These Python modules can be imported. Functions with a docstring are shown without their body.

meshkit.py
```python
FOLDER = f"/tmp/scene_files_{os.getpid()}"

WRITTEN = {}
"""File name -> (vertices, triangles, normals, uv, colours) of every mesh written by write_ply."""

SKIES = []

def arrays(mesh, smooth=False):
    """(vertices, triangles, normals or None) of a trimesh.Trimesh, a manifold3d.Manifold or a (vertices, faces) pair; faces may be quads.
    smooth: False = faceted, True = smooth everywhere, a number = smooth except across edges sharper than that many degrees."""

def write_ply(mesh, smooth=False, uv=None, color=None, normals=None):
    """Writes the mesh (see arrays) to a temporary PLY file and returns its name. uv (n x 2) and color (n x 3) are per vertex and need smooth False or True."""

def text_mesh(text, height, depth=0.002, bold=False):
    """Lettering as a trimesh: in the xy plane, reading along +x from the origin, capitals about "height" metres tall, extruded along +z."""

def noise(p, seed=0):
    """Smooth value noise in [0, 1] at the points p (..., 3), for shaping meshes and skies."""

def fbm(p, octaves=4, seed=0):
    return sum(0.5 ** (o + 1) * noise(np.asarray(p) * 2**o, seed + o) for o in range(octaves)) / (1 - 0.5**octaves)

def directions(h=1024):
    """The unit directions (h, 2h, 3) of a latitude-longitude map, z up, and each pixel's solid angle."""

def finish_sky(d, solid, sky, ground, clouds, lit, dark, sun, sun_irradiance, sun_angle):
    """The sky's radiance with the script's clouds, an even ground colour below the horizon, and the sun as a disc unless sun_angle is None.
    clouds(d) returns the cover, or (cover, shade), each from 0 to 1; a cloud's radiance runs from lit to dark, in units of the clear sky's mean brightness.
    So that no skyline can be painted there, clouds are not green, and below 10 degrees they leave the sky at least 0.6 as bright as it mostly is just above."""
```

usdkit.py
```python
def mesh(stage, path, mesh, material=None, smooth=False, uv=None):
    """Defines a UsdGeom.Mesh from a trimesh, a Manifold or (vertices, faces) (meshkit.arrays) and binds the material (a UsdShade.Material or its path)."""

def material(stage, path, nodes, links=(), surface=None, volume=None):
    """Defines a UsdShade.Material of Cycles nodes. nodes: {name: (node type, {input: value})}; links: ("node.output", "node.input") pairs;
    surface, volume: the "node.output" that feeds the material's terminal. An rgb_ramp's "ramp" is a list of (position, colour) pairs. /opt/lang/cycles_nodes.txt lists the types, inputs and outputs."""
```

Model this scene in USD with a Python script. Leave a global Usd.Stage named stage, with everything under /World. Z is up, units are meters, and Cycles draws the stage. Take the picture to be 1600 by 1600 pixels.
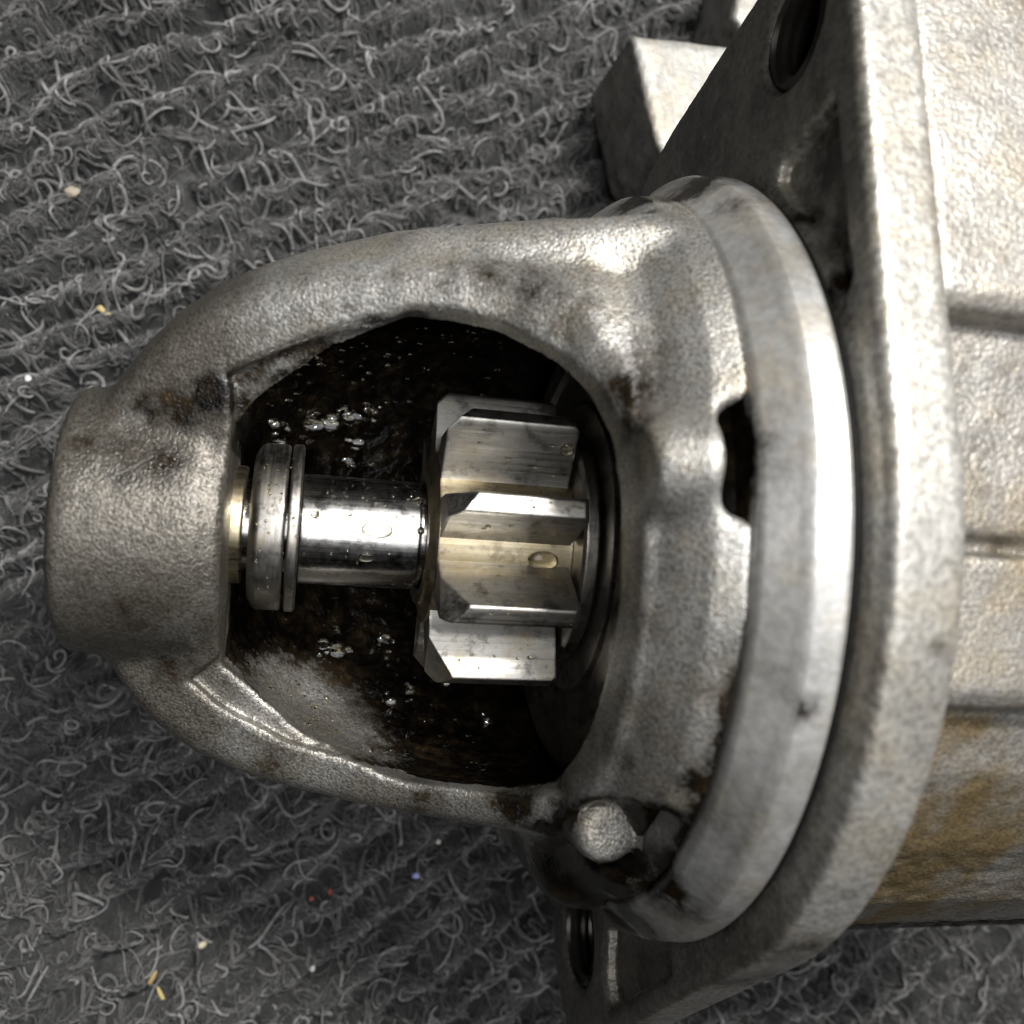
import math, random
import numpy as np, trimesh, usdkit, meshkit
from pxr import Usd, UsdGeom, UsdLux, UsdShade, Gf, Sdf, Vt
from scipy.spatial.transform import Rotation
from scipy import ndimage

stage = Usd.Stage.CreateInMemory()
UsdGeom.SetStageUpAxis(stage, 'Z'); UsdGeom.SetStageMetersPerUnit(stage, 1.0)
UsdGeom.Xform.Define(stage, '/World'); UsdGeom.Scope.Define(stage, '/World/Looks')
MM = 0.001
FLOOR = -48.0            # the carpet lies this many mm below the motor's axis; the axis runs along x at y = z = 0 (mm)

# ------------------------------------------------------------------ camera
EXPOSURE = 1.32
cam = UsdGeom.Camera.Define(stage, '/World/camera')
Rc = Rotation.from_euler('xyz', [1.35, -12.75, 3.74], degrees=True).as_matrix()
M = np.eye(4); M[:3, :3] = Rc.T; M[3, :3] = np.array([-15.2, -.6, 102.2 - FLOOR]) * MM
cam.AddTransformOp().Set(Gf.Matrix4d(M.tolist()))
cam.CreateHorizontalApertureAttr(36.0); cam.CreateVerticalApertureAttr(36.0); cam.CreateFocalLengthAttr(36.0 * 1460 / 1600)
cam.CreateClippingRangeAttr(Gf.Vec2f(0.005, 20.0))
cam.CreateFStopAttr(25.0); cam.CreateFocusDistanceAttr(0.104)
cam.CreateExposureAttr(EXPOSURE)

# ------------------------------------------------------------------ lamps (indoors: a work lamp up and to the right, and an added dim fill overhead)
def rect_light(name, pos, target, w, h, power, col):
    l = UsdLux.RectLight.Define(stage, '/World/' + name)
    p, t = np.array(pos, float), np.array(target, float)
    z = (p - t) / np.linalg.norm(p - t); up = np.array([0, 1, 0.]) if abs(z[1]) < .9 else np.array([1., 0, 0])
    x = np.cross(up, z); x /= np.linalg.norm(x); y = np.cross(z, x)
    m = np.eye(4); m[0, :3], m[1, :3], m[2, :3], m[3, :3] = x, y, z, p
    l.AddTransformOp().Set(Gf.Matrix4d(m.tolist()))
    l.CreateWidthAttr(w); l.CreateHeightAttr(h); l.CreateIntensityAttr(power); l.CreateColorAttr(Gf.Vec3f(*col))
    return l
rect_light('work_lamp', (.070, .150, .315), (0, 0, .05), .070, .032, 84.0, (1.0, .983, .95))
rect_light('phone_flash', (-.004, .014, .1535), (.01, .0, .03), .006, .006, 60.0, (1.0, .995, .98))
rect_light('added_fill_panel', (.10, -.05, 1.5), (0, 0, .0), 1.2, .9, 1.5, (.98, .99, 1.0))  # added overhead fill that lifts the faces turned from the work lamp

# ------------------------------------------------------------------ naming helpers
used = {}
def numbered(parent, name):
    k = used.get((parent, name), 0); used[(parent, name)] = k + 1
    return f'{parent}/{name}' if k == 0 else f'{parent}/{name}_{k:03d}'
def tag(prim, label=None, cat=None, group=None, kind=None):
    for k, v in (('label', label), ('category', cat), ('group', group), ('kind', kind)):
        if v: prim.SetCustomDataByKey(k, v)
    return prim
def thing(name, label=None, cat=None, group=None, kind=None, loc=(0, 0, 0)):
    x = UsdGeom.Xform.Define(stage, numbered('/World', name)); x.AddTranslateOp().Set(Gf.Vec3d(*loc))
    return tag(x.GetPrim(), label, cat, group, kind)
def obj(name, mesh, mat, parent=None, smooth=False, attrs=None, normals=None, label=None):
    """mesh in mm, z measured from the motor axis; under a thing whose Xform lies on the carpet at the origin"""
    path = numbered(str(parent.GetPath()) if parent else '/World', name)
    v, f, n = meshkit.arrays(mesh, smooth)
    if normals is not None: n = normals
    v = (np.asarray(v) - [0, 0, FLOOR]) * MM
    m = usdkit.mesh(stage, path, (v, f), mat)
    if n is not None:
        m.CreateNormalsAttr(Vt.Vec3fArray.FromNumpy(np.asarray(n, np.float32))); m.SetNormalsInterpolation('vertex')
    for k, a in (attrs or {}).items():
        UsdGeom.PrimvarsAPI(m).CreatePrimvar(k, Sdf.ValueTypeNames.FloatArray, 'vertex').Set(Vt.FloatArray.FromNumpy(np.asarray(a, np.float32)))
    if label: m.GetPrim().SetCustomDataByKey('label', label)
    return m.GetPrim()

# ------------------------------------------------------------------ materials
L = '/World/Looks/'
def cast_metal(name, light, dark, rough=.46, metal=.55, grain=3400., bump=.00011, grit=.5, oil_rough=.13, stain_col=(.195, .178, .152)):
    n = {
        'tc': ('texture_coordinate', {}),
        'patch': ('noise_texture', {'scale': 95., 'detail': 5., 'roughness': .62}),
        'patchr': ('rgb_ramp', {'ramp': [(.33, dark), (.62, light)]}),
        'warm': ('noise_texture', {'scale': 170., 'detail': 4., 'roughness': .7}),
        'warmr': ('rgb_ramp', {'ramp': [(.46, (0, 0, 0)), (.68, (.55, .55, .55))]}),
        'warmmix': ('mix_color', {'b': tuple(np.array(light) * (.90, .79, .60))}),
        'gr': ('noise_texture', {'scale': grain, 'detail': 2.5, 'roughness': .6}),
        'grr': ('rgb_ramp', {'ramp': [(.3, (1 - grit,) * 3), (.62, (1, 1, 1))]}),
        'colg': ('mix_color', {'blend_type': 'multiply', 'fac': 1.0}),
        'st': ('attribute', {'attribute': 'stain_shade'}),
        'stn': ('math', {'math_type': 'multiply_add', 'value2': 1.6, 'value3': -.8}),
        'sta': ('math', {'math_type': 'add', 'use_clamp': True}),
        'stm': ('math', {'math_type': 'multiply', 'use_clamp': True}),
        'stmix': ('mix_color', {'b': stain_col}),
        'gm': ('attribute', {'attribute': 'grime_shade'}),
        'gn': ('noise_texture', {'scale': 420., 'detail': 5., 'roughness': .72}),
        'gadd': ('math', {'math_type': 'multiply_add', 'value2': 1.25, 'value3': -.625}),
        'gsum': ('math', {'math_type': 'add'}),
        'gmr': ('map_range', {'from_min': .22, 'from_max': .74, 'clamp': True}),
        'gcol': ('rgb_ramp', {'ramp': [(.45, (.0035, .003, .0025)), (.60, (.016, .011, .006)), (.74, (.05, .034, .017))]}),
        'gmix': ('mix_color', {}),
        'met': ('map_range', {'from_min': 0., 'from_max': 1., 'to_min': metal, 'to_max': 0., 'clamp': True}),
        'rgh': ('map_range', {'from_min': 0., 'from_max': 1., 'to_min': rough, 'to_max': oil_rough, 'clamp': True}),
        'b1': ('bump', {'distance': bump, 'strength': .9}),
        'mid': ('noise_texture', {'scale': grain * .45, 'detail': 2., 'roughness': .5}),
        'b2': ('bump', {'distance': bump * 1.2, 'strength': .22}),
        'p': ('principled_bsdf', {'specular_ior_level': .5}),
    }
    k = [(f'tc.object', f'{t}.vector') for t in ('patch', 'warm', 'gr', 'gn', 'mid')]
    k += [('patch.fac', 'patchr.fac'), ('warm.fac', 'warmr.fac'), ('warmr.color', 'warmmix.fac'), ('patchr.color', 'warmmix.a'),
          ('gr.fac', 'grr.fac'), ('stmix.result', 'colg.a'), ('grr.color', 'colg.b'),
          ('warm.fac', 'stn.value1'), ('st.fac', 'sta.value1'), ('stn.value', 'sta.value2'), ('sta.value', 'stm.value1'), ('st.fac', 'stm.value2'),
          ('stm.value', 'stmix.fac'), ('warmmix.result', 'stmix.a'),
          ('gn.fac', 'gadd.value1'), ('gm.fac', 'gsum.value1'), ('gadd.value', 'gsum.value2'), ('gsum.value', 'gmr.value'),
          ('gn.fac', 'gcol.fac'), ('gmr.result', 'gmix.fac'), ('colg.result', 'gmix.a'), ('gcol.color', 'gmix.b'),
          ('gmix.result', 'p.base_color'), ('gmr.result', 'met.value'), ('met.result', 'p.metallic'), ('gmr.result', 'rgh.value'), ('rgh.result', 'p.roughness'),
          ('gr.fac', 'b1.height'), ('mid.fac', 'b2.height'), ('b1.normal', 'b2.normal'), ('b2.normal', 'p.normal')]
    return usdkit.material(stage, L + name, n, k, 'p.BSDF')
m_nose = cast_metal('cast_nose', (.60, .585, .555), (.32, .31, .29), grit=.7, bump=.00013, metal=.68, rough=.41)
m_ring = cast_metal('machined_ring', (.60, .593, .58), (.42, .412, .395), rough=.42, metal=.6, grain=1100., bump=.00006, grit=.25)
m_flange = cast_metal('flange_casting', (.46, .445, .415), (.34, .325, .295), rough=.45, metal=.5, grain=1800., bump=.00010, grit=.5, stain_col=(.30, .283, .245))
m_case = cast_metal('case_casting', (.49, .47, .44), (.33, .31, .28), rough=.42, metal=.6, grain=2400., bump=.00013, grit=.5, stain_col=(.30, .222, .115))
m_block = cast_metal('pale_casting', (.43, .42, .395), (.35, .34, .32), rough=.55, metal=.35, grain=1000., bump=.0001, grit=.25)

def steel(name, col, rough, stretch=(60., 2600., 2600.), amt=.3, tan=.35, aniso=.4):
    n = {'tc': ('texture_coordinate', {}), 'mp': ('mapping', {'scale': stretch}),
         'ln': ('noise_texture', {'scale': 1., 'detail': 3., 'roughness': .6}),
         'lr': ('rgb_ramp', {'ramp': [(.3, tuple(np.array(col) * (1 - amt))), (.7, col)]}),
         'tn': ('noise_texture', {'scale': 260., 'detail': 4., 'roughness': .7}),
         'tr': ('rgb_ramp', {'ramp': [(.52, (0, 0, 0)), (.70, (tan,) * 3)]}),
         'tm': ('mix_color', {'b': (.30, .22, .10)}),
         'rr': ('map_range', {'from_min': .3, 'from_max': .7, 'to_min': rough * 1.35, 'to_max': rough * .8, 'clamp': True}),
         'b': ('bump', {'distance': .00001, 'strength': .5}),
         'bv': ('bevel', {'radius': .00035, 'samples': 6}), 'wn': ('noise_texture', {'scale': 520., 'detail': 6., 'roughness': .72}), 'b2': ('bump', {'distance': .00005, 'strength': .35}),
         'dr': ('rgb_ramp', {'ramp': [(.36, (.16, .13, .10)), (.50, (1, 1, 1))]}), 'dm': ('mix_color', {'blend_type': 'multiply', 'fac': .55}),
         'ra': ('math', {'math_type': 'multiply_add', 'value2': .25, 'value3': -.10}), 'rs': ('math', {'math_type': 'add', 'use_clamp': True}),
         'p': ('principled_bsdf', {'metallic': 1., 'coat_weight': .35, 'coat_roughness': .06})}
    k = [('tc.object', 'mp.vector'), ('mp.vector', 'ln.vector'), ('ln.fac', 'lr.fac'), ('tc.object', 'tn.vector'), ('tn.fac', 'tr.fac'),
         ('tr.color', 'tm.fac'), ('lr.color', 'tm.a'), ('tm.result', 'dm.a'), ('wn.fac', 'dr.fac'), ('dr.color', 'dm.b'), ('dm.result', 'p.base_color'), ('tc.object', 'wn.vector'),
         ('ln.fac', 'rr.value'), ('wn.fac', 'ra.value1'), ('rr.result', 'rs.value1'), ('ra.value', 'rs.value2'), ('rs.value', 'p.roughness'),
         ('bv.bevel', 'b.normal'), ('ln.fac', 'b.height'), ('wn.fac', 'b2.height'), ('b.normal', 'b2.normal'), ('b2.normal', 'p.normal')]
    return usdkit.material(stage, L + name, n, k, 'p.BSDF')
m_shaft = steel('ground_shaft', (.62, .61, .60), .20)
m_gear = steel('gear_steel', (.56, .54, .50), .36, tan=.6)
m_collar = steel('collar_steel', (.40, .38, .35), .34, stretch=(2600., 160., 160.))
m_root = steel('gear_root', (.46, .39, .26), .34, tan=.7)
def plain(name, col, rough, metal=0., **kw):
    return usdkit.material(stage, L + name, {'p': ('principled_bsdf', {'base_color': col, 'roughness': rough, 'metallic': metal, **kw})}, surface='p.BSDF')
m_rubber = plain('black_rubber', (.012, .012, .012), .45)
m_dark = plain('oily_dark_steel', (.05, .045, .04), .3, .6)
m_brass = steel('bush_bronze', (.58, .50, .34), .3)
m_oil = usdkit.material(stage, L + 'clear_oil', {'p': ('principled_bsdf', {'base_color': (.96, .90, .74), 'roughness': .02, 'transmission_weight': 1., 'ior': 1.46})}, surface='p.BSDF')

# ------------------------------------------------------------------ signed distance modelling
def ss(t): t = np.clip(t, 0, 1); return t * t * (3 - 2 * t)
def smin(a, b, k): h = np.clip(.5 + .5 * (b - a) / k, 0, 1); return b * (1 - h) + a * h - k * h * (1 - h)
def smax(a, b, k): return -smin(-a, -b, k)
def poly_sdf(px, py, pts):
    pts = np.asarray(pts, float); d = np.full(px.shape, 1e9); inside = np.zeros(px.shape, bool)
    for a, b in zip(pts, np.roll(pts, -1, 0)):
        e = b - a; wx, wy = px - a[0], py - a[1]
        t = np.clip((wx * e[0] + wy * e[1]) / (e @ e), 0, 1)
        d = np.minimum(d, (wx - e[0] * t) ** 2 + (wy - e[1] * t) ** 2)
        c = (a[1] > py) != (b[1] > py)
        with np.errstate(divide='ignore', invalid='ignore'):
            inside ^= c & (px < (b[0] - a[0]) * (py - a[1]) / (b[1] - a[1] + 1e-12) + a[0])
    return np.where(inside, -1, 1) * np.sqrt(d)
def capsule(X, Y, Z, a, b, r):
    a, b = np.array(a, float), np.array(b, float); e = b - a
    t = np.clip(((X - a[0]) * e[0] + (Y - a[1]) * e[1] + (Z - a[2]) * e[2]) / (e @ e), 0, 1)
    return np.sqrt((X - a[0] - e[0] * t) ** 2 + (Y - a[1] - e[1] * t) ** 2 + (Z - a[2] - e[2] * t) ** 2) - r
def grid(lo, hi, h):
    ax = [np.arange(a, b + h, h, dtype=np.float32) for a, b in zip(lo, hi)]
    return ax, (ax[0][:, None, None], ax[1][None, :, None], ax[2][None, None, :])
def surface_nets(D, lo, h):
    D = np.pad(D.astype(np.float32), 1, constant_values=9.); lo = np.asarray(lo, float) - h
    s = D < 0; nx, ny, nz = D.shape
    cnt = np.zeros((nx - 1, ny - 1, nz - 1), np.int8)
    for i, j, k in np.ndindex(2, 2, 2): cnt += s[i:nx - 1 + i, j:ny - 1 + j, k:nz - 1 + k]
    act = np.argwhere((cnt > 0) & (cnt < 8)); idx = np.full(cnt.shape, -1, np.int32); idx[tuple(act.T)] = np.arange(len(act))
    acc, num = np.zeros((len(act), 3)), np.zeros(len(act))
    corner = {c: D[act[:, 0] + c[0], act[:, 1] + c[1], act[:, 2] + c[2]] for c in np.ndindex(2, 2, 2)}
    for c in corner:
        for ax in range(3):
            if c[ax] == 0:
                c2 = list(c); c2[ax] = 1; a, b = corner[c], corner[tuple(c2)]
                m = (a < 0) != (b < 0); t = np.where(m, a / np.where(m, a - b, 1), 0)
                p = np.tile(np.array(c, float), (len(act), 1)); p[:, ax] += t
                acc[m] += p[m]; num += m
    V = (act + acc / num[:, None]) * h + lo
    F = []
    for ax in range(3):
        u, v = (ax + 1) % 3, (ax + 2) % 3
        sl0, sl1 = [slice(1, -1)] * 3, [slice(1, -1)] * 3
        sl0[ax], sl1[ax] = slice(0, -1), slice(1, None)
        a, b = s[tuple(sl0)], s[tuple(sl1)]
        for flag in (True, False):
            e = np.argwhere(a & ~b if flag else b & ~a); off = np.ones(3, int); off[ax] = 0; e = e + off
            du, dv = np.eye(3, dtype=int)[u], np.eye(3, dtype=int)[v]
            q = [idx[tuple((e - x).T)] for x in (0 * du, du, du + dv, dv)]
            q = np.stack(q, 1) if flag else np.stack(q[::-1], 1)
            F.append(q)
    F = np.vstack(F)
    return V, np.vstack([F[:, [0, 1, 2]], F[:, [0, 2, 3]]])
def vnormals(V, F):
    n = np.zeros_like(V); c = np.cross(V[F[:, 1]] - V[F[:, 0]], V[F[:, 2]] - V[F[:, 0]])
    for k in range(3):
        for j in range(3): n[:, j] += np.bincount(F[:, k], c[:, j], len(V))
    return n / np.maximum(np.linalg.norm(n, axis=1, keepdims=True), 1e-12)
def roughen(V, F, amp, size, seed=0, mask=1.):
    n = vnormals(V, F); d = (meshkit.fbm(V / size, 3, seed) - .5) * 2 * amp * mask
    V = V + n * np.asarray(d)[:, None]
    return V, vnormals(V, F)
def blobs(V, items):
    """soft marks (stains with a shape of their own, and painted shade): (x, y, z, radius, strength)"""
    g = np.zeros(len(V))
    for x, y, z, r, s in items: g = np.maximum(g, s * np.exp(-((V - [x, y, z]) ** 2).sum(1) / (r * r)))
    return g
def lathe(profile, seg=160, closed=True):
    """(x, r) profile turned about the x axis"""
    p = np.asarray(profile, float); th = np.linspace(0, 2 * np.pi, seg, endpoint=False)
    V = np.stack([np.repeat(p[:, 0], seg), np.outer(p[:, 1], np.cos(th)).ravel(), np.outer(p[:, 1], np.sin(th)).ravel()], 1)
    F = []
    for i in range(len(p) if closed else len(p) - 1):
        i2 = (i + 1) % len(p); j = np.arange(seg); j2 = (j + 1) % seg
        F.append(np.stack([i * seg + j, i * seg + j2, i2 * seg + j2, i2 * seg + j], 1))
    F = np.vstack(F); F = np.vstack([F[:, [0, 1, 2]], F[:, [0, 2, 3]]])
    m = trimesh.Trimesh(V, F, process=False)
    if m.volume < 0: m.invert()
    return m

# ------------------------------------------------------------------ carpet
rng = np.random.default_rng(7)
RIB, RA = 6.3, math.radians(33)
def rib_at(x, y):
    p = np.stack([x, y, 0 * x], -1); wob = (meshkit.fbm(p / 20, 2, 3) - .5) * 5.0 + (meshkit.fbm(p / 5, 2, 13) - .5) * 3.2
    return .5 + .5 * np.cos(2 * np.pi * (-math.sin(RA) * x + math.cos(RA) * y + wob) / RIB)
def carpet_z(x, y):
    p = np.stack([x, y, 0 * x], -1)
    rib = rib_at(x, y)
    return FLOOR - 4.0 + 4.0 * rib ** .6 * (.45 + 1.1 * meshkit.fbm(p / 9, 2, 5)) + (meshkit.fbm(p / 2.2, 3, 9) - .5) * 2.0 + (meshkit.fbm(p / .7, 2, 11) - .5) * .6
xs, ys = np.arange(-100, 165.1, .5), np.arange(-115, 140.1, .5)
GX, GY = np.meshgrid(xs, ys, indexing='ij'); GZ = carpet_z(GX, GY)
V = np.stack([GX, GY, GZ], -1).reshape(-1, 3); nyg = len(ys)
i, j = np.meshgrid(np.arange(len(xs) - 1), np.arange(nyg - 1), indexing='ij'); a = (i * nyg + j).ravel()
F = np.vstack([np.stack([a, a + nyg, a + nyg + 1], 1), np.stack([a, a + nyg + 1, a + 1], 1)])
m_carpet = usdkit.material(stage, L + 'carpet_felt', {
    'tc': ('texture_coordinate', {}), 'n1': ('noise_texture', {'scale': 240., 'detail': 6., 'roughness': .7}),
    'r': ('rgb_ramp', {'ramp': [(.35, (.012, .012, .0125)), (.65, (.045, .045, .044))]}),
    'n2': ('noise_texture', {'scale': 1500., 'detail': 4., 'roughness': .75, 'distortion': 1.5}),
    'b': ('bump', {'distance': .0006, 'strength': 1.}),
    'p': ('principled_bsdf', {'roughness': .9, 'sheen_weight': .25, 'sheen_roughness': .5, 'specular_ior_level': .2})},
    [('tc.object', 'n1.vector'), ('tc.object', 'n2.vector'), ('n1.fac', 'r.fac'), ('r.color', 'p.base_color'), ('n2.fac', 'b.height'), ('b.normal', 'p.normal')], 'p.BSDF')
c = obj('carpet', (V, F), m_carpet, smooth=True)
tag(c, 'dark grey ribbed carpet under the starter motor', 'carpet', kind='structure')

def fibre_look(name, col):
    return usdkit.material(stage, L + name, {
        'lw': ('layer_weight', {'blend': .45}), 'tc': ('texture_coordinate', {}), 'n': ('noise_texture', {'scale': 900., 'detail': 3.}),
        'mx': ('mix_color', {'a': tuple(np.array(col) * .6), 'b': tuple(np.minimum(np.array(col) * 1.9, .8))}),  # rim paled by view angle, a sheen put into the colour
        'r': ('rgb_ramp', {'ramp': [(.3, (.5, .5, .5)), (.65, (1, 1, 1))]}), 'mu': ('mix_color', {'blend_type': 'multiply', 'fac': 1.}),
        'p': ('principled_bsdf', {'roughness': .7, 'sheen_weight': .4, 'specular_ior_level': .25}),
        't': ('translucent_bsdf', {}), 'm': ('mix_closure', {'fac': .3})},
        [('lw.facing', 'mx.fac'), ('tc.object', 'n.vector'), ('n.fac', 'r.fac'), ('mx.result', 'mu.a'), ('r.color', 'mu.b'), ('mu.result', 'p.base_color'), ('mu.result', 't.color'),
         ('p.BSDF', 'm.closure1'), ('t.BSDF', 'm.closure2')], 'm.closure')
fib = thing('carpet_fibre', 'curly grey fibres of the ribbed carpet pile', 'carpet pile', kind='stuff')
def fibres(n, col, w0, w1, len0, len1, curl, lift, seed, name, loose=0.):
    r = np.random.default_rng(seed); K = 12
    x, y = r.uniform(-75, 130, n), r.uniform(-95, 118, n)
    keep = rib_at(x, y) * (.5 + meshkit.fbm(np.stack([x, y, 0 * x], -1) / 11, 2, 17)) > r.uniform(.06 - loose, .68, n); x, y = x[keep], y[keep]; n = len(x)
    length = r.uniform(len0, len1, n); ang = r.uniform(0, 2 * np.pi, n)
    k0 = r.normal(0, curl, n); k1 = r.normal(0, curl * .8, n)
    P = np.zeros((n, K, 3)); t = np.linspace(0, 1, K)
    for q in range(K):
        P[:, q, 0], P[:, q, 1] = x, y
        a = ang + k0 * t[q] + k1 * t[q] ** 2
        x = x + np.cos(a) * length / K; y = y + np.sin(a) * length / K
    up = r.uniform(.2, 1, n)[:, None] * lift * np.sin(np.pi * np.clip(t[None] * r.uniform(.7, 1.3, n)[:, None], 0, 1)) + (r.normal(0, .5, n)[:, None] * t[None] * lift * .5)
    P[..., 2] = ndimage.gaussian_filter1d(carpet_z(P[..., 0], P[..., 1]), 1.2, axis=1) + up + .1
    W = np.repeat(r.uniform(w0, w1, n)[:, None], K, 1) * (1 - .45 * np.abs(2 * t - 1) ** 4)[None]
    cu = UsdGeom.BasisCurves.Define(stage, numbered(str(fib.GetPath()), name))
    cu.CreateTypeAttr('linear')
    P[..., 2] -= FLOOR
    cu.CreatePointsAttr(Vt.Vec3fArray.FromNumpy((P.reshape(-1, 3) * MM).astype(np.float32)))
    cu.CreateCurveVertexCountsAttr(Vt.IntArray.FromNumpy(np.full(n, K, np.int32)))
    cu.CreateWidthsAttr(Vt.FloatArray.FromNumpy((W.ravel() * MM).astype(np.float32))); cu.SetWidthsInterpolation('vertex')
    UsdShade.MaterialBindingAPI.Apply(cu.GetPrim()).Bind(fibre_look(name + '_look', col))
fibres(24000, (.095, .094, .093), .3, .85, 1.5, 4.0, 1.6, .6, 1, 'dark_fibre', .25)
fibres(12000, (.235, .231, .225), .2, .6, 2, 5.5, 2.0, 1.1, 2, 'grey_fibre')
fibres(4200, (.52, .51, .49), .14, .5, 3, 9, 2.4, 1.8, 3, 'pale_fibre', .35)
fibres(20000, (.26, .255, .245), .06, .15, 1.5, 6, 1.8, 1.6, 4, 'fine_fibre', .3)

# ------------------------------------------------------------------ the starter motor
sm = thing('starter_motor', 'oily cast aluminium starter motor on the carpet, pinion gear showing in its nose', 'starter motor')

# nose housing
BX = [-36, -34, -32.5, -30.5, -28, -24, -20, -15, -8, 0, 7, 11, 12.6, 14.0, 15.6, 18.6]
BR = [12, 13.3, 15.8, 18.7, 21.2, 23.9, 25.5, 26.9, 28.3, 29.4, 30.4, 31.2, 32.2, 34.2, 36.0, 37.6]
AX, AA = [-30, -22, -8, 8, 13, 18], [0, 1.2, 3.3, 4.5, 3.2, 1.2]
ZX, ZT = [-36, -28, -22, -10, 0, 6, 10, 13], [6, 8.2, 9.6, 12.6, 16.5, 20, 25, 40]     # the slanting face round the window
IX, IR = [-21.7, -19, -14, -8, 0, 10, 19], [13.5, 16.6, 21.0, 23.6, 25.4, 26.4, 27]
h = .42; lo, hi = (-39.5, -44, -37), (18.5, 42, 41)
ax, (X, Y, Z) = grid(lo, hi, h)
r2 = np.sqrt(Y * Y + Z * Z); side = ss((Y / np.maximum(r2, 1e-3) - .1) / .9)
Rx = np.interp(ax[0], BX, BR)[:, None, None] + np.interp(ax[0], AX, AA)[:, None, None] * side
face = np.interp(ax[0], ZX, ZT)[:, None, None] + .32 * np.clip(Y, -30, 30)
cone = smax(np.maximum(np.maximum((r2 - Rx) * .8, -34 - X), X - 18.2), (Z - face) * .88, 1.8)
rb = np.interp(ax[0], [-37.4, -24.6, -24.2, -21.7], [13.4, 13.4, 13.1, 12.7])[:, None, None]
boss = smax(np.sqrt((Y + .4) ** 2 + Z * Z) - rb, np.maximum(-37.4 - X, X + 21.7), 1.6)
D = smin(cone, boss, 1.6)
pad = capsule(X, Y, Z, (-5, 25.6, 15.0), (13.5, 27.6, 21.6), 3.0)
D = smin(D, pad, 2.0)
hump = smax(capsule(X, Y, Z, (13.8, 6.8, 32.0), (17.5, 6.8, 34.0), 4.2), np.abs(Y - 6.8) - 4.7, 1.2)
D = smin(D, hump, 1.8)
lug2 = np.maximum(capsule(X, Y, Z, (17.0, -34.0, -16), (16.8, -33.4, 3.0), 5.6), X - 18.2)
D = smin(D, lug2, 3.5)
Rin = np.interp(ax[0], IX, IR)[:, None, None] + .6 * np.interp(ax[0], AX, AA)[:, None, None] * side
cav = np.maximum((r2 - Rin) * .85, -21.7 - X)
D = smax(D, -cav, 1.0)
px, py = np.meshgrid(ax[0], ax[1], indexing='ij')
right = [(-3.0, 19.6), (0.9, 18.7), (5.8, 16.0), (8.6, 13.1), (10.4, 9.2), (11.1, 4.9), (11.5, -2.2), (11.6, -7.5), (11.3, -17.8), (10.5, -23.0)]
up_poly = [(-22.0, 8), (-22.2, 12.6), (-23, 13.6), (-18, 16.1), (-12.6, 18.3), (-7.2, 19.6), (-5, 19.8)] + right + [(7.5, -23.9), (3.1, -23.4), (-2.9, -23.2), (-7.9, -23.3), (-14.9, -21.8), (-22.1, -18.3), (-25.0, -15.8), (-22.0, -13)]
lo_poly = [(-22.0, 8), (-21.5, 9.9), (-20.2, 11.8), (-13.4, 16.8), (-7.0, 20.0)] + right + [(7.5, -25), (3.1, -25), (-2.9, -25), (-5.5, -24.3), (-11.7, -21.3), (-17.2, -17.8), (-22.0, -14.3)]
for pts, z0 in ((up_poly, face - 1.7), (lo_poly, 0.0)):
    w = poly_sdf(px, py, pts)[:, :, None]
    D = smax(D, -np.maximum(w, z0 - Z), .5)
pocket = smax(smax(np.abs(X - 17.4) - 1.5, 28.5 - Z, 1.2), np.abs(Y - 7.3) - 4.6, 3.0)
D = smax(D, -pocket, 1.6)
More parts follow.
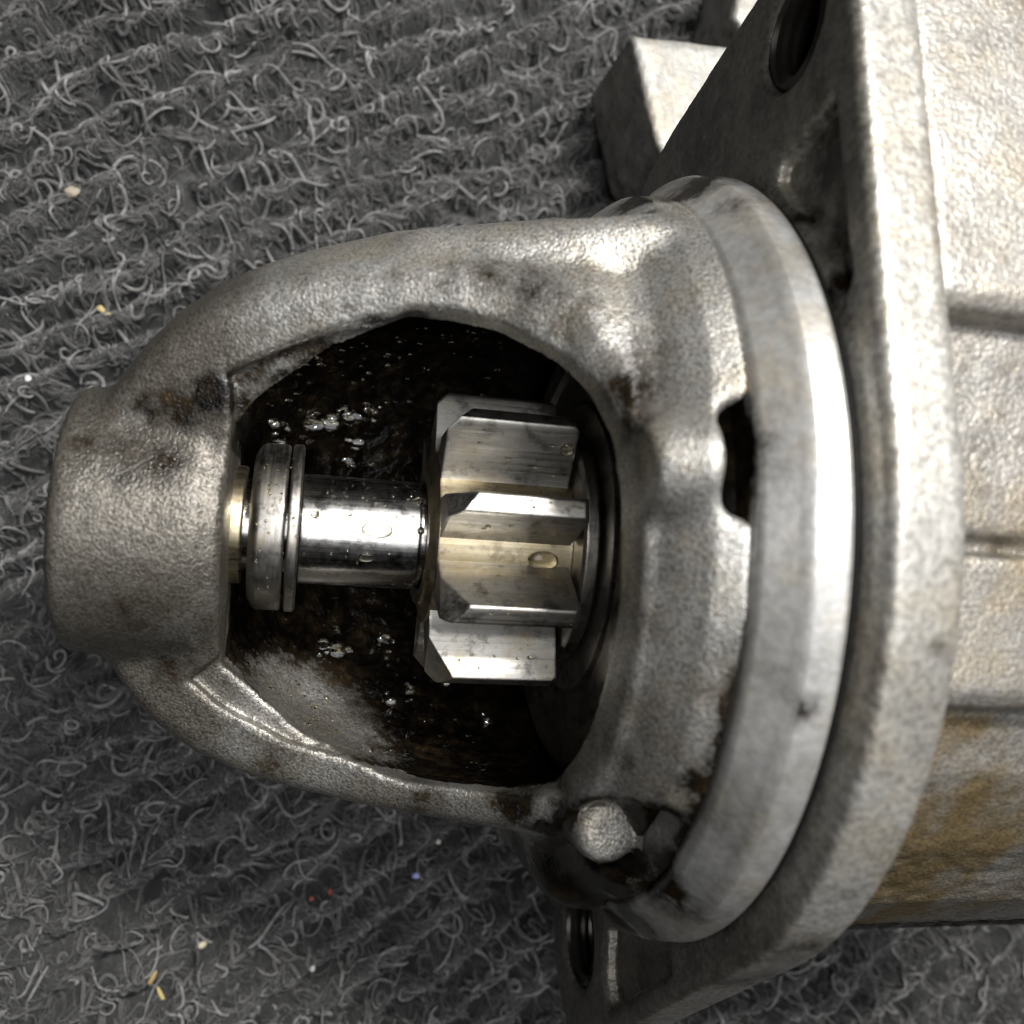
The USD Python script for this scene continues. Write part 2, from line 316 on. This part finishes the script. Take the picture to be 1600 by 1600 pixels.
spot = np.maximum(np.sqrt((X - 15.4) ** 2 + (Y + 26.2) ** 2) - 4.3, 15.5 - Z)     # the screw boss by the lower ear, in its recess
D = smax(D, -np.maximum(spot, X - 17.4), 1.2)
post = smax(np.sqrt((X - 14.6) ** 2 + (Y + 26.2) ** 2) - 3.3, Z - 19.6 + .12 * (X - 14.6), 2.0)
D = smin(D, np.maximum(post, 8 - Z), .8)
V, F = surface_nets(D, lo, h)
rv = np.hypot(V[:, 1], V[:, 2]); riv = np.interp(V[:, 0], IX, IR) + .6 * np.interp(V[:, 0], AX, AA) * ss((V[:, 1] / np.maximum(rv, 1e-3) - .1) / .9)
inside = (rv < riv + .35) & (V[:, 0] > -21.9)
lit_wall = np.exp(-(((V - [-12.5, -20, -4]) / [11.5, 7.0, 13]) ** 2).sum(1))  # pool of light on the inner wall, painted by thinning the oil
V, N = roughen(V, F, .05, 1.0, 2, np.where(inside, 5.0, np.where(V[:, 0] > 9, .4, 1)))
grime_shade = np.where(inside, 1.1 - 1.05 * lit_wall, np.where(V[:, 0] < -20, .30, .16))
facev = np.interp(V[:, 0], ZX, ZT) + .32 * V[:, 1]
ledge = ss((facev - V[:, 2] - .8) / .6) * (V[:, 1] > 7) * ss((-4 - V[:, 0]) / 2) * (np.hypot(V[:, 1], V[:, 2]) < riv + 4) * (V[:, 0] > -23.5) * (V[:, 2] > 0)
grime_shade = np.maximum(grime_shade, ledge * .62)
grime_shade = np.maximum(grime_shade, 1.5 * blobs(V, [(-30, 10, 10.9, 3, .42), (-27.5, 10.6, 11.5, 3, .45), (-25, 11, 12, 3, .48), (-31, 8, 12, 3, .4), (-34.5, 4, 13, 2.6, .34), (-33.5, -6, 12, 4, .3), (12.5, -18, 27, 3, .40), (14.5, -21, 28, 4, .36), (-23.5, 12.2, 12.6, 2.2, .75), (-26.5, 9.5, 11.8, 2.4, .55), (-32, 7, 12.5, 3, .45), (-30, -9, 10, 5, .40), (-27, -14, 4, 5, .42), (-20, 18, 14, 2.6, .38), (-12, 21, 18, 3, .36), (-16, -24, 3, 5, .38), (-2, -26, 7, 5, .40), (2.5, 22.2, 25, 4.5, .5), (-4.3, 23, 22, 4.2, .36), (10.1, 13.4, 29.6, 4.2, .50), (10.8, 16.5, 29.6, 4.2, .36), (9.6, 10, 30.5, 4, .46), (-24.1, 11.4, 12.8, 2.8, .7),
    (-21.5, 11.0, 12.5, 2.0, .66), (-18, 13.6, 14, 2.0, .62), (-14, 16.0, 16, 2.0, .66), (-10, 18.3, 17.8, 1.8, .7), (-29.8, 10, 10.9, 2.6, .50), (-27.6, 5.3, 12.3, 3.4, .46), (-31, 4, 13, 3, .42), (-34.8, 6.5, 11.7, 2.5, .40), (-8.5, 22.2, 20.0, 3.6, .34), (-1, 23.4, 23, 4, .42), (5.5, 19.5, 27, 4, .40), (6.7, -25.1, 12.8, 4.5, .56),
    (17.2, 4, 30, 4.2, 1.), (17.2, 7, 29.5, 4.8, 1.1), (17.2, 10, 29, 4.2, 1.), (16.5, -10, 34, 2.0, .45), (17.2, -18, 31, 2.6, .6), (16.5, -22, 28, 2.6, .65), (11.5, -25, 18, 3.2, .65), (15, -31.5, 16, 4.6, .9), (15, -34, 8, 6.0, 1.), (16, -38, 0, 7, 1.), (11, -27.5, 14, 3.5, .75), (19, -28, 19, 2.5, .8), (15, -31.0, 19, 2.4, .8), (18, -31, 14, 4, .8), (8, -28, 4, 4, .5), (14, 31.5, 20, 2.0, .45), (17, 34.5, 15, 4, .95)]))  # oil marks; those in the pocket by the ring paint its deep shade
d_ = np.hypot(V[:, 0] - 14.6, V[:, 1] + 26.2); seat = (d_ < 3.3) & (V[:, 1] > -28.2 + .25 * (V[:, 0] - 15)) & (V[:, 2] > 17.6) & (V[:, 2] < 20)  # boss top left clean to paint its lit patch
grime_shade = np.maximum(grime_shade, .8 * np.exp(-((d_ - 4.2) / 1.5) ** 2) * (V[:, 2] > 5))  # recess round the boss: oil together with painted shadow
rr_ = np.hypot(V[:, 1], V[:, 2]); lipband = np.exp(-(((V[:, 0] - 12.4) / 1.1) ** 2)) * (rr_ > 28) * (V[:, 2] > 2) * .30 * ss((11 - V[:, 1]) / 4)
crease = ss((V[:, 0] - 15.0) / 3.2) * ss((1 - V[:, 1]) / 14) * (rr_ > 30) * .8  # oil plus painted shadow where the neck meets the ring
grime_shade = np.where(seat, 0, np.maximum(grime_shade, np.maximum(lipband, crease)))
stain_shade = blobs(V, [(2.4, 22.1, 25.4, 7, .7), (10.1, 13, 30, 5, 1.0), (11.5, 15, 30, 4, .8), (11.6, 6, 31, 2.6, .9), (11.8, 0, 31.5, 2.6, .8), (12, -6, 31, 2.6, .8), (12, -12, 29, 2.6, .8), (12, -17, 27, 3, .9), (-23, 10, 22, 6, .6), (-15, 16, 15, 5, .9), (-20, 13, 12, 4, .9), (13.5, -15, 30, 9, .65), (14, -24, 18, 7, .7), (14, 3, 33, 4, .4)])
stain_shade = np.where(inside, .35 + .75 * (1 - lit_wall), stain_shade); stain_shade = np.maximum(stain_shade, np.maximum(1.0 * ss((-16 - V[:, 0]) / 7), 0.65 * ss((-15 - V[:, 1]) / 6) * ss((12 - V[:, 0]) / 6)))  # lower arm darkened too, painting its side turned from the lamp
obj('nose_housing', (V, F), m_nose, sm, attrs={'grime_shade': grime_shade, 'stain_shade': stain_shade}, normals=N)

# pilot ring with its groove, and the black seal in the groove
mring = lathe([(12.9, 27.2), (12.9, 27.9), (18.25, 34.0), (18.2, 37.6), (18.3, 38.1), (18.6, 38.45), (20.2, 39.9), (20.6, 40.25), (21.0, 40.75), (21.5, 41.0), (23.8, 41.2), (24.2, 41.05), (24.45, 40.6), (24.5, 39.2), (25.15, 39.2), (25.15, 27.2)], 240)
mring = trimesh.Trimesh(*trimesh.remesh.subdivide_to_size(mring.vertices, mring.faces, 1.5), process=False); mring.merge_vertices()
v, f, n = meshkit.arrays(mring, 40)
g = .08 + blobs(v, [(18.2, -27, 21, 5.5, 1.2), (18.2, 7.4, 33.5, 4.2, 1.3), (19.5, 37, 17.5, 5, .85), (20, 32, 26, 3.5, .55), (21.8, -11, 39.5, 1.4, .75), (19.0, -9, 39, 1.8, .45), (19.5, -31, 25, 4, .6), (19.2, -36, 14, 5, .8), (20, -39, 8, 4.5, .9), (22, -40.5, 2, 6, .85), (19, -22, 33, 3, .45)])  # oil, and black painted in for shade behind pocket and boss recess
obj('pilot_ring', (v, f), m_ring, sm, normals=n, attrs={'grime_shade': np.where(np.hypot(v[:, 1], v[:, 2]) < 36.4, 1.2, g), 'stain_shade': blobs(v, [(20, 25, 33, 9, .5), (19, -4, 41, 4, .4), (20, -20, 36, 9, .45)])})  # inner face blackened: crease oil and painted depth of the slot
obj('groove_seal', lathe([(24.55, 39.2), (24.55, 40.4), (24.75, 40.75), (24.98, 40.7), (25.1, 40.3), (25.1, 39.2)], 200), m_rubber, sm, smooth=40)

# mounting flange: a disc with two opposite ears
ear = np.array([54., 21.])
import shapely
from shapely.geometry import Point, Polygon
up_ear = Polygon([(30, 0), (44, -16), (49, -11.5), (51.6, -3), (55.4, 16.5), (57.6, 26), (58.0, 30), (56, 32.6), (47.9, 35.4), (20, 36)]).buffer(-2).buffer(2)
low_ear = shapely.unary_union([Point(0, 0).buffer(44.4, 96), Point(*-ear).buffer(12, 48)]).convex_hull
fl = shapely.unary_union([Point(0, 0).buffer(44.4, 96), up_ear, low_ear]).convex_hull
HOLES = ((48.2, 25.6, 5.2), (-52.5, -21.0, 6.6))
h = .55; lo = (24.6, -72, -46); ax, (X, Y, Z) = grid(lo, (32.2, 72, 47), h)
py, pz = np.meshgrid(ax[1], ax[2], indexing='ij')
s2 = poly_sdf(py, pz, np.array(fl.exterior.coords)[:-1])[None]
D = smax(s2 + 0 * X, np.maximum(25.2 - X, X - 31.4), 1.0)
for hy, hz, hr in HOLES:
    hole = np.sqrt((Y - hy) ** 2 + (Z - hz) ** 2) - hr
    D = smax(D, -hole, .8)
t1 = poly_sdf(py, pz, [(39.5, 33.6), (37, 24), (34.6, 22.8), (20.5, 36.2), (22, 37.6)])[None]
t2 = poly_sdf(py, pz, [(-46.5, -10.5), (-40.6, 10), (-43.6, 11), (-56.5, -7.4), (-53, -10)])[None]
for t in (t1, t2): D = smax(D, -np.maximum(t + .6, X - 27.0), .7)
D = smax(D, -(np.sqrt(Y * Y + Z * Z) - 36 + 0 * X), .5)
V, F = surface_nets(D, lo, h); V, N = roughen(V, F, .06, 1.6, 5)
face = (V[:, 0] < 25.75)
upear = ss((V[:, 1] - 18) / 16)
g = np.where(face, .18 + .20 * upear + .18 * ss((-V[:, 1] - 24) / 12), .12)
dark_faces = np.where(face | ((V[:, 0] < 27.6) & (np.abs(V[:, 1]) > 18) & (N[:, 0] < -.5)), .25 + 1.0 * upear + .85 * ss((-V[:, 1] - 24) / 12), 0)  # flange and ear faces turned left are toned darker
g = np.maximum(g, blobs(V, [(26, 34, 30, 4, .75), (26, 28, 33.5, 3.5, .8), (26, 22, 36, 3.5, .85), (26, 36, 30, 4.5, .7), (25.5, 44.5, 19, 4, .62), (25.5, 41, 12, 5, .55), (25.5, 40.5, 2, 5, .6), (25.5, 43, 31, 3.5, .6), (25.5, -43, -6, 5, .6), (26, -50, 0, 5, .65), (25.6, -34, 22, 5, .5), (26, 30, 34, 4, .7), (26, 41, 31, 3.5, .62), (26, 30, 28, 3, .7), (26, 20, 37.5, 3, .8), (25.6, 44, 20, 6, .6), (25.6, 46, 6, 14, .62), (28, -33, 30, 5.5, .52), (29, -26, 35, 4, .4), (29.5, -6, 43.8, 1.6, .45), (28, -40, 21, 6, .5), (27, -50, -22, 12, .7)]))  # oil marks; the upper recess ones also paint out edges catching light
obj('mounting_flange', (V, F), m_flange, sm, attrs={'grime_shade': g, 'stain_shade': np.maximum(dark_faces, blobs(V, [(29, -33, 30, 6, .45), (28, -40, 21, 6, .4)]))}, normals=N)
for hy, hz, hr in HOLES:
    q0 = hr - .2; prof = [(25.9, q0), (25.5, q0 - .5)]
    for q in range(5): prof += [(26.0 + q * 1.1, q0 - .6), (26.3 + q * 1.1, q0 - 1.3), (26.8 + q * 1.1, q0 - 1.3)]
    prof += [(31.2, q0 - 1.0), (31.2, q0)]
    b = lathe(prof, 72); b.apply_translation([0, hy, hz])
    obj('bolt_sleeve', b, m_dark, sm, smooth=30)

# gear case behind the flange
cp = [(46, -12), (52, 12), (56, 30), (54, 33), (21.5, 39.6), (20.2, 38.8), (19.8, 36.6), (14, 36.2), (6, 36.6), (2.9, 36.6), (2.4, 35.4), (1.5, 35.4), (1.0, 37), (-9.8, 37), (-11.2, 36), (-11.6, 33.4),
      (-18, 31), (-26, 25.5), (-34, 17.5), (-40, 8), (-43.5, -1), (-45.5, -9), (-47.5, -10), (-49.5, -12.5), (-49.5, -16), (-46, -18), (-45, -28), (-36, -39), (-10, -45), (30, -44), (40, -32)]
h = .7; lo = (31.0, -51, -46.5); ax, (X, Y, Z) = grid(lo, (92, 82, 43), h)
py, pz = np.meshgrid(ax[1], ax[2], indexing='ij')
D = smax(poly_sdf(py, pz, cp)[None] + 0 * X, np.maximum(31.2 - X, X - 90), .6)
V, F = surface_nets(D, lo, h); V, N = roughen(V, F, np.where(V[:, 1] < -11.4, .24, .10), 1.1, 8)
orange = ss((-V[:, 1] - 11) / 2) * ss((V[:, 2] + 4) / 8) * (1 - .9 * blobs(V, [(70, -36, 14, 9, 1), (60, -40, 8, 6, .8)])) * np.clip(3.0 * meshkit.fbm(V / [4.5, 11, 11], 4, 6) - .52, 0, 1)
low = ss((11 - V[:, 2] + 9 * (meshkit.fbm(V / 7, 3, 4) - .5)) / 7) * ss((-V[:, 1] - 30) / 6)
obj('gear_case', (V, F), m_case, sm, normals=N, attrs={'stain_shade': np.maximum(orange * 1.0, blobs(V, [(42, -1, 37, 5, .6), (44, 4, 36, 6, .55), (46, -8, 37, 5, .6), (45, 30, 41, 8, .3), (70, -49, -13, 20, .9)])),
    'grime_shade': np.maximum(np.maximum(.86 * low, np.where(np.abs(V[:, 1] - 2) < .9, .5, 0)), .08 + np.where((V[:, 1] > 5) & (V[:, 1] < 19.6), .15, 0))})

# solenoid end that shows behind the upper ear, and the block beyond it
def slab(name, pts, z0, z1, h=.7, seed=0):
    p = np.array(pts, float); lo = (p[:, 0].min() - 2, p[:, 1].min() - 2, z0 - 2)
    ax, (X, Y, Z) = grid(lo, (p[:, 0].max() + 2, p[:, 1].max() + 2, z1 + 2), h)
    px, py = np.meshgrid(ax[0], ax[1], indexing='ij')
    D = smax(poly_sdf(px, py, pts)[:, :, None] + 0 * Z, np.maximum(z0 - Z, Z - z1), 1.2)
    V, F = surface_nets(D, lo, h); V, N = roughen(V, F, .15, 2.4, seed)
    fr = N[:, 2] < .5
    obj(name, (V, F), m_block, sm, normals=N, attrs={'grime_shade': np.where(fr, .42, .06), 'stain_shade': np.where(fr, .3, .1)})  # sides toned darker than the top
slab('solenoid_body', [(26.6, 75.2), (29.4, 66), (31.2, 60), (34.5, 55.5), (37, 44), (75, 44), (75, 78.8)], -46.5, -25, seed=21)
slab('terminal_block', [(42.6, 81.5), (44.5, 79.6), (75, 82), (75, 100), (47, 100)], -46, -26, seed=22)

# shaft, stop collar, snap ring, bush
obj('drive_shaft', lathe([(-24, 0.01), (-24, 4.9), (-15.4, 4.9), (-15.2, 5.85), (-3.2, 5.85), (-3.0, 5.3), (16, 5.3), (16, .01)], 128), m_shaft, sm, smooth=35)
obj('shaft_bush', lathe([(-23, 5.0), (-23, 6.2), (-21.1, 6.2), (-20.9, 6.0), (-20.9, 5.0)], 96), m_brass, sm, smooth=35)
obj('stop_collar', lathe([(-20.2, 5), (-20.2, 7.6), (-19.7, 8.5), (-19.2, 8.8), (-17.0, 8.8), (-16.75, 8.6), (-16.75, 5)], 128), m_collar, sm, smooth=35)
obj('snap_ring', lathe([(-16.5, 5), (-16.5, 8.6), (-16.35, 8.9), (-15.5, 8.9), (-15.3, 8.6), (-15.3, 5)], 128), m_collar, sm, smooth=35)

# pinion: hub, nine teeth, rear collar
pin = tag(UsdGeom.Xform.Define(stage, numbered(str(sm.GetPath()), 'pinion_gear')).GetPrim())
obj('hub', lathe([(-2.4, 5.9), (-2.4, 7.4), (-2.0, 7.9), (-1.7, 9.4), (12.4, 9.4), (12.4, 5.9)], 144), m_root, pin, smooth=35)
obj('rear_collar', lathe([(12.4, 5.9), (12.4, 12.6), (12.7, 13.0), (13.9, 13.0), (14.2, 12.6), (14.2, 5.9)], 128), m_collar, pin, smooth=35)
import manifold3d as m3
half = [(2.3, 8.7), (1.95, 9.6), (1.8, 10.8), (1.65, 12.2), (1.42, 13.6), (1.2, 15.2), (1.08, 15.75), (.95, 15.95), (.7, 16.05)]
prof = [(-a, b) for a, b in half] + [(a, b) for a, b in half[::-1]]
def tooth(phi):
    cs = m3.CrossSection([[(a, b) for a, b in prof]], m3.FillRule.NonZero)
    t = m3.Manifold.extrude(cs, 13.6)                                   # along z: x tangential, y radial
    # entry bevel at the nose end: across the tip and one flank
    nrm = np.array([.50, .52, -.69]); nrm /= np.linalg.norm(nrm)
    t = t.trim_by_plane((-nrm).tolist(), float(-nrm @ np.array([-.2, 15.9, 1.7])))
    n2 = np.array([0, .70, .72]); n2 /= np.linalg.norm(n2)
    t = t.trim_by_plane((-n2).tolist(), float(-n2 @ np.array([0, 16.0, 13.15])))
    me = t.to_mesh(); v, f = np.array(me.vert_properties[:, :3], float), np.array(me.tri_verts)
    rad, tan, ax_ = v[:, 1], v[:, 0], v[:, 2] - 1.6
    y = rad * math.sin(phi) + tan * math.cos(phi); z = rad * math.cos(phi) - tan * math.sin(phi)
    m = trimesh.Trimesh(np.stack([ax_, y, z], 1), f, process=True)
    if m.volume < 0: m.invert()
    return m
for k in range(9):
    obj('tooth', tooth(math.radians(12.8 + 40 * k)), m_gear, pin, smooth=28)
# clutch housing face behind the pinion, inside the neck
obj('clutch_face', lathe([(14.4, 5.9), (14.4, 16), (14.9, 16.5), (14.9, 20.5), (14.2, 21), (14.2, 23.8), (14.8, 24.6), (16.5, 24.6), (16.5, 5.9)], 160), m_collar, sm, smooth=35)

# ------------------------------------------------------------------ oil drops
def drop_mesh(p, n, r, flat=.55, stretch=(1, 1)):
    s = trimesh.creation.icosphere(2, 1.0); v = s.vertices * [stretch[0], stretch[1], flat]
    n = np.array(n, float) / np.linalg.norm(n); a = np.array([1., 0, 0]) - n[0] * n; a /= np.linalg.norm(a); b = np.cross(n, a)
    v = (v * r) @ np.stack([a, b, n]) + p + n * r * flat * .25
    return trimesh.Trimesh(v, s.faces, process=False)
def on_cyl(x, y, r): z = math.sqrt(max(r * r - y * y, 0)); return np.array([x, y, z]), np.array([0, y, z])
def drop(name, pn, r, label, **kw):
    tag(obj(name, drop_mesh(*pn, r, **kw), m_oil, smooth=True), label, 'oil drop')
drop('oil_drop', (on_cyl(-7.6, .3, 5.85)), 1.25, 'largest oil drop on the bright shaft, stretched along its highlight', flat=.3, stretch=(1.3, .7))
drop('oil_drop', (on_cyl(-8.5, -2.5, 5.85)), .75, 'flat irregular oil drop on the shaft just below the largest one', flat=.3, stretch=(1.2, .7))
drop('oil_drop', (on_cyl(-3.1, .5, 5.85)), .38, 'small round oil drop on the shaft highlight beside the gear')
drop('oil_drop', (on_cyl(-3.3, 3.6, 5.85)), .55, 'oil drop on the upper shaft flank closest to the gear', flat=.4, stretch=(1.2, .8))
drop('oil_drop', (on_cyl(-13.9, 1.5, 5.85)), .45, 'oval oil drop on the shaft next to the snap ring', flat=.4)
drop('oil_drop', (np.array([11.0, 9.95, 9.4]), (0, -.606, .795)), .75, 'round oil drop at the right end of the top gear tooth', flat=.5)
drop('oil_drop', (np.array([9.2, -1.7, 9.4]), (0, -.25, .97)), 1.25, 'half round oil drop lying in the gear valley above the third tooth', flat=.4, stretch=(1.3, .8))
r = np.random.default_rng(4); tiny = []
for _ in range(60):
    tiny.append(drop_mesh(*on_cyl(r.uniform(-14.8, -3.3), r.choice([1, 1, 1, -1]) * r.uniform(1.5, 5.3), 5.85), r.uniform(.08, .2)))
for _ in range(40):
    tiny.append(drop_mesh(*on_cyl(r.uniform(-20, -15.4), r.uniform(-7, 7), 8.85), r.uniform(.07, .16)))
for phi in (52.8, 12.8, -27.2, -67.2):
    for _ in range(14):
        ph = math.radians(phi); p = np.array([r.uniform(3, 11.5) if r.random() < .4 else r.uniform(9, 11.6), 0, 0]); tt = r.uniform(-.6, .6)
        p[1], p[2] = 16 * math.sin(ph) + tt * math.cos(ph), 16 * math.cos(ph) - tt * math.sin(ph)
        tiny.append(drop_mesh(p, (0, math.sin(ph), math.cos(ph)), r.uniform(.08, .24)))
    for _ in range(10):
        ph = math.radians(phi); rad, t_ = r.uniform(10.5, 15), -1.0; t_ = -np.interp(rad, [9.6, 12.2, 16], [1.95, 1.65, 1.0]) * (1 if phi > 0 else -1)
        tiny.append(drop_mesh(np.array([r.uniform(1.5, 11.4), rad * math.sin(ph) + t_ * math.cos(ph), rad * math.cos(ph) - t_ * math.sin(ph)]), (0, math.copysign(1, t_) * math.cos(ph), -math.copysign(1, t_) * math.sin(ph)), r.uniform(.1, .3)))
for _ in range(260):
    x = r.uniform(-20, 8); th = r.uniform(-1.2, 1.2) * r.choice([1, 1]); rr = np.interp(x, IX, IR) - .05
    sgn = r.choice([1, -1]); a = math.radians(r.uniform(95, 150)) * sgn
    y, z = rr * math.sin(a), rr * math.cos(a)
    tiny.append(drop_mesh(np.array([x, y, z]), (0, -y, -z), r.uniform(.08, .4) * r.uniform(.5, 1), stretch=(r.uniform(1, 1.6), 1)))
for x, y, z, rad in [(-14.6, 13.2, -15.4, .5), (-12.6, 13.6, -16.6, .55), (-9.9, 14.7, -17.1, .5), (-10.8, 15.3, -16.1, .4), (-8.8, 11.8, -19.8, .4), (-9.8, 9.3, -20.7, .35), (-7.6, 15.8, -17.4, .4),
                     (-19, 12.3, -10.8, .35), (-9.8, -15, -16.9, .6), (-11.5, -14.3, -16.6, .4), (-3.7, -13.6, -20.2, .35), (-.4, -19.5, -15.9, .3), (-3, -20.7, -13.2, .28), (9.1, -22.7, -12.9, .3), (4.7, -18.1, -18.3, .32), (-18.2, 10.4, -13.6, .35)]:
    for q in range(4):
        off = r.normal(0, .7, 3) * (q > 0); p_ = np.array([x, y, z]) + off * 1.3; p_[1:] *= math.hypot(y, z) * .985 / math.hypot(p_[1], p_[2]); n_ = np.array([-12., 6, 104]) - p_; n_ = n_ / np.linalg.norm(n_) + r.normal(0, .10, 3)
        tiny.append(drop_mesh(p_, n_, rad * (1.7 if q == 0 else r.uniform(.4, 1.0)), flat=.16, stretch=(r.uniform(1, 1.8), 1)))  # flat drops turned toward lens and flash so that a glint shows
tag(obj('oil_droplets', trimesh.util.concatenate(tiny), m_oil, smooth=True), 'fine oil droplets sprinkled over the shaft, gear and inner walls of the nose', 'oil droplets', kind='stuff')

# ------------------------------------------------------------------ crumbs and lint on the carpet
SPECK = [0]
def crumb(name, label, cat, x, y, r, col, stretch=(1, 1, .7), rot=0, rough=.6):
    r *= .85; s = trimesh.creation.icosphere(2, r); s.vertices *= (1 + .8 * (meshkit.fbm(s.vertices / r * 1.3 + x, 2, int(abs(x * 7 + y))) - .5))[:, None]
    s.vertices *= stretch; s.apply_transform(trimesh.transformations.rotation_matrix(rot, [0, 0, 1]))
    z = float(carpet_z(np.array([x]), np.array([y]))[0]) + r * .5 + .3
    s.apply_translation([x, y, z])
    SPECK[0] += 1; used_col = plain(f'speck_look_{SPECK[0]:02d}', col, rough)
    tag(obj(name, s, used_col, smooth=True), label, cat)
import itertools
def fl_at(px, py):     # a point of the photograph on the carpet, worked out with the camera above
    d = Rc @ np.array([(px - 800) / 1460, (800 - py) / 1460, -1.]); t = (FLOOR + 1 - 102.2) / d[2]
    return -15.2 + d[0] * t, -.6 + d[1] * t
for (name, label, cat, px_, py_, r_, col, st, ro) in [
    ('grit_grain', 'smooth white grain on the carpet left of the nose', 'grain', 40, 590, .75, (.75, .74, .72), (1.2, .9, .8), -.8),
    ('crumb', 'yellow crumb on the carpet above the nose shoulder', 'crumb', 150, 474, .8, (.55, .45, .20), (1.2, .8, .7), -.7),
    ('crumb', 'small dull yellow crumb touching the brighter yellow crumb', 'crumb', 163, 486, .6, (.42, .36, .20), (1.2, .8, .7), .5),
    ('crumb', 'beige crumb in the carpet rib towards the upper left corner', 'crumb', 112, 298, 1.1, (.36, .31, .24), (1.1, .9, .6), .3),
    ('plastic_speck', 'pale blue speck on the carpet below the nose', 'speck', 652, 1375, .75, (.35, .42, .80), (1, .9, .8), .3),
    ('grit_grain', 'white grain on the carpet between the blue speck and the nose', 'grain', 692, 1331, .55, (.75, .70, .66), (.8, 1.2, .8), .2),
    ('grit_grain', 'cream grain on the carpet near the bottom edge, left of the grey one', 'grain', 312, 1491, .75, (.66, .58, .42), (1.2, .9, .8), .6),
    ('grit_grain', 'grey white grain near the bottom edge right of the cream one', 'grain', 488, 1521, .6, (.60, .60, .58), (.9, 1.1, .8), .2),
    ('straw_bit', 'thin yellow straw bit lying by the bottom left corner', 'straw', 248, 1570, 1.1, (.50, .42, .16), (.35, 1.7, .3), .5),
    ('straw_bit', 'brownish straw bit lying above the yellow straw', 'straw', 238, 1528, 1.0, (.40, .28, .12), (.35, 1.3, .3), -.4),
    ('red_lint', 'red lint fleck on the carpet below the nose, right one of two', 'lint', 516, 1399, .5, (.30, .05, .04), (.8, 1.2, .6), .2),
    ('red_lint', 'dull red lint fleck left of the brighter red one', 'lint', 487, 1410, .45, (.28, .07, .05), (1, 1, .6), .2)]:
    x, y = fl_at(px_, py_); crumb(name, label, cat, x, y, r_, col, st, ro)
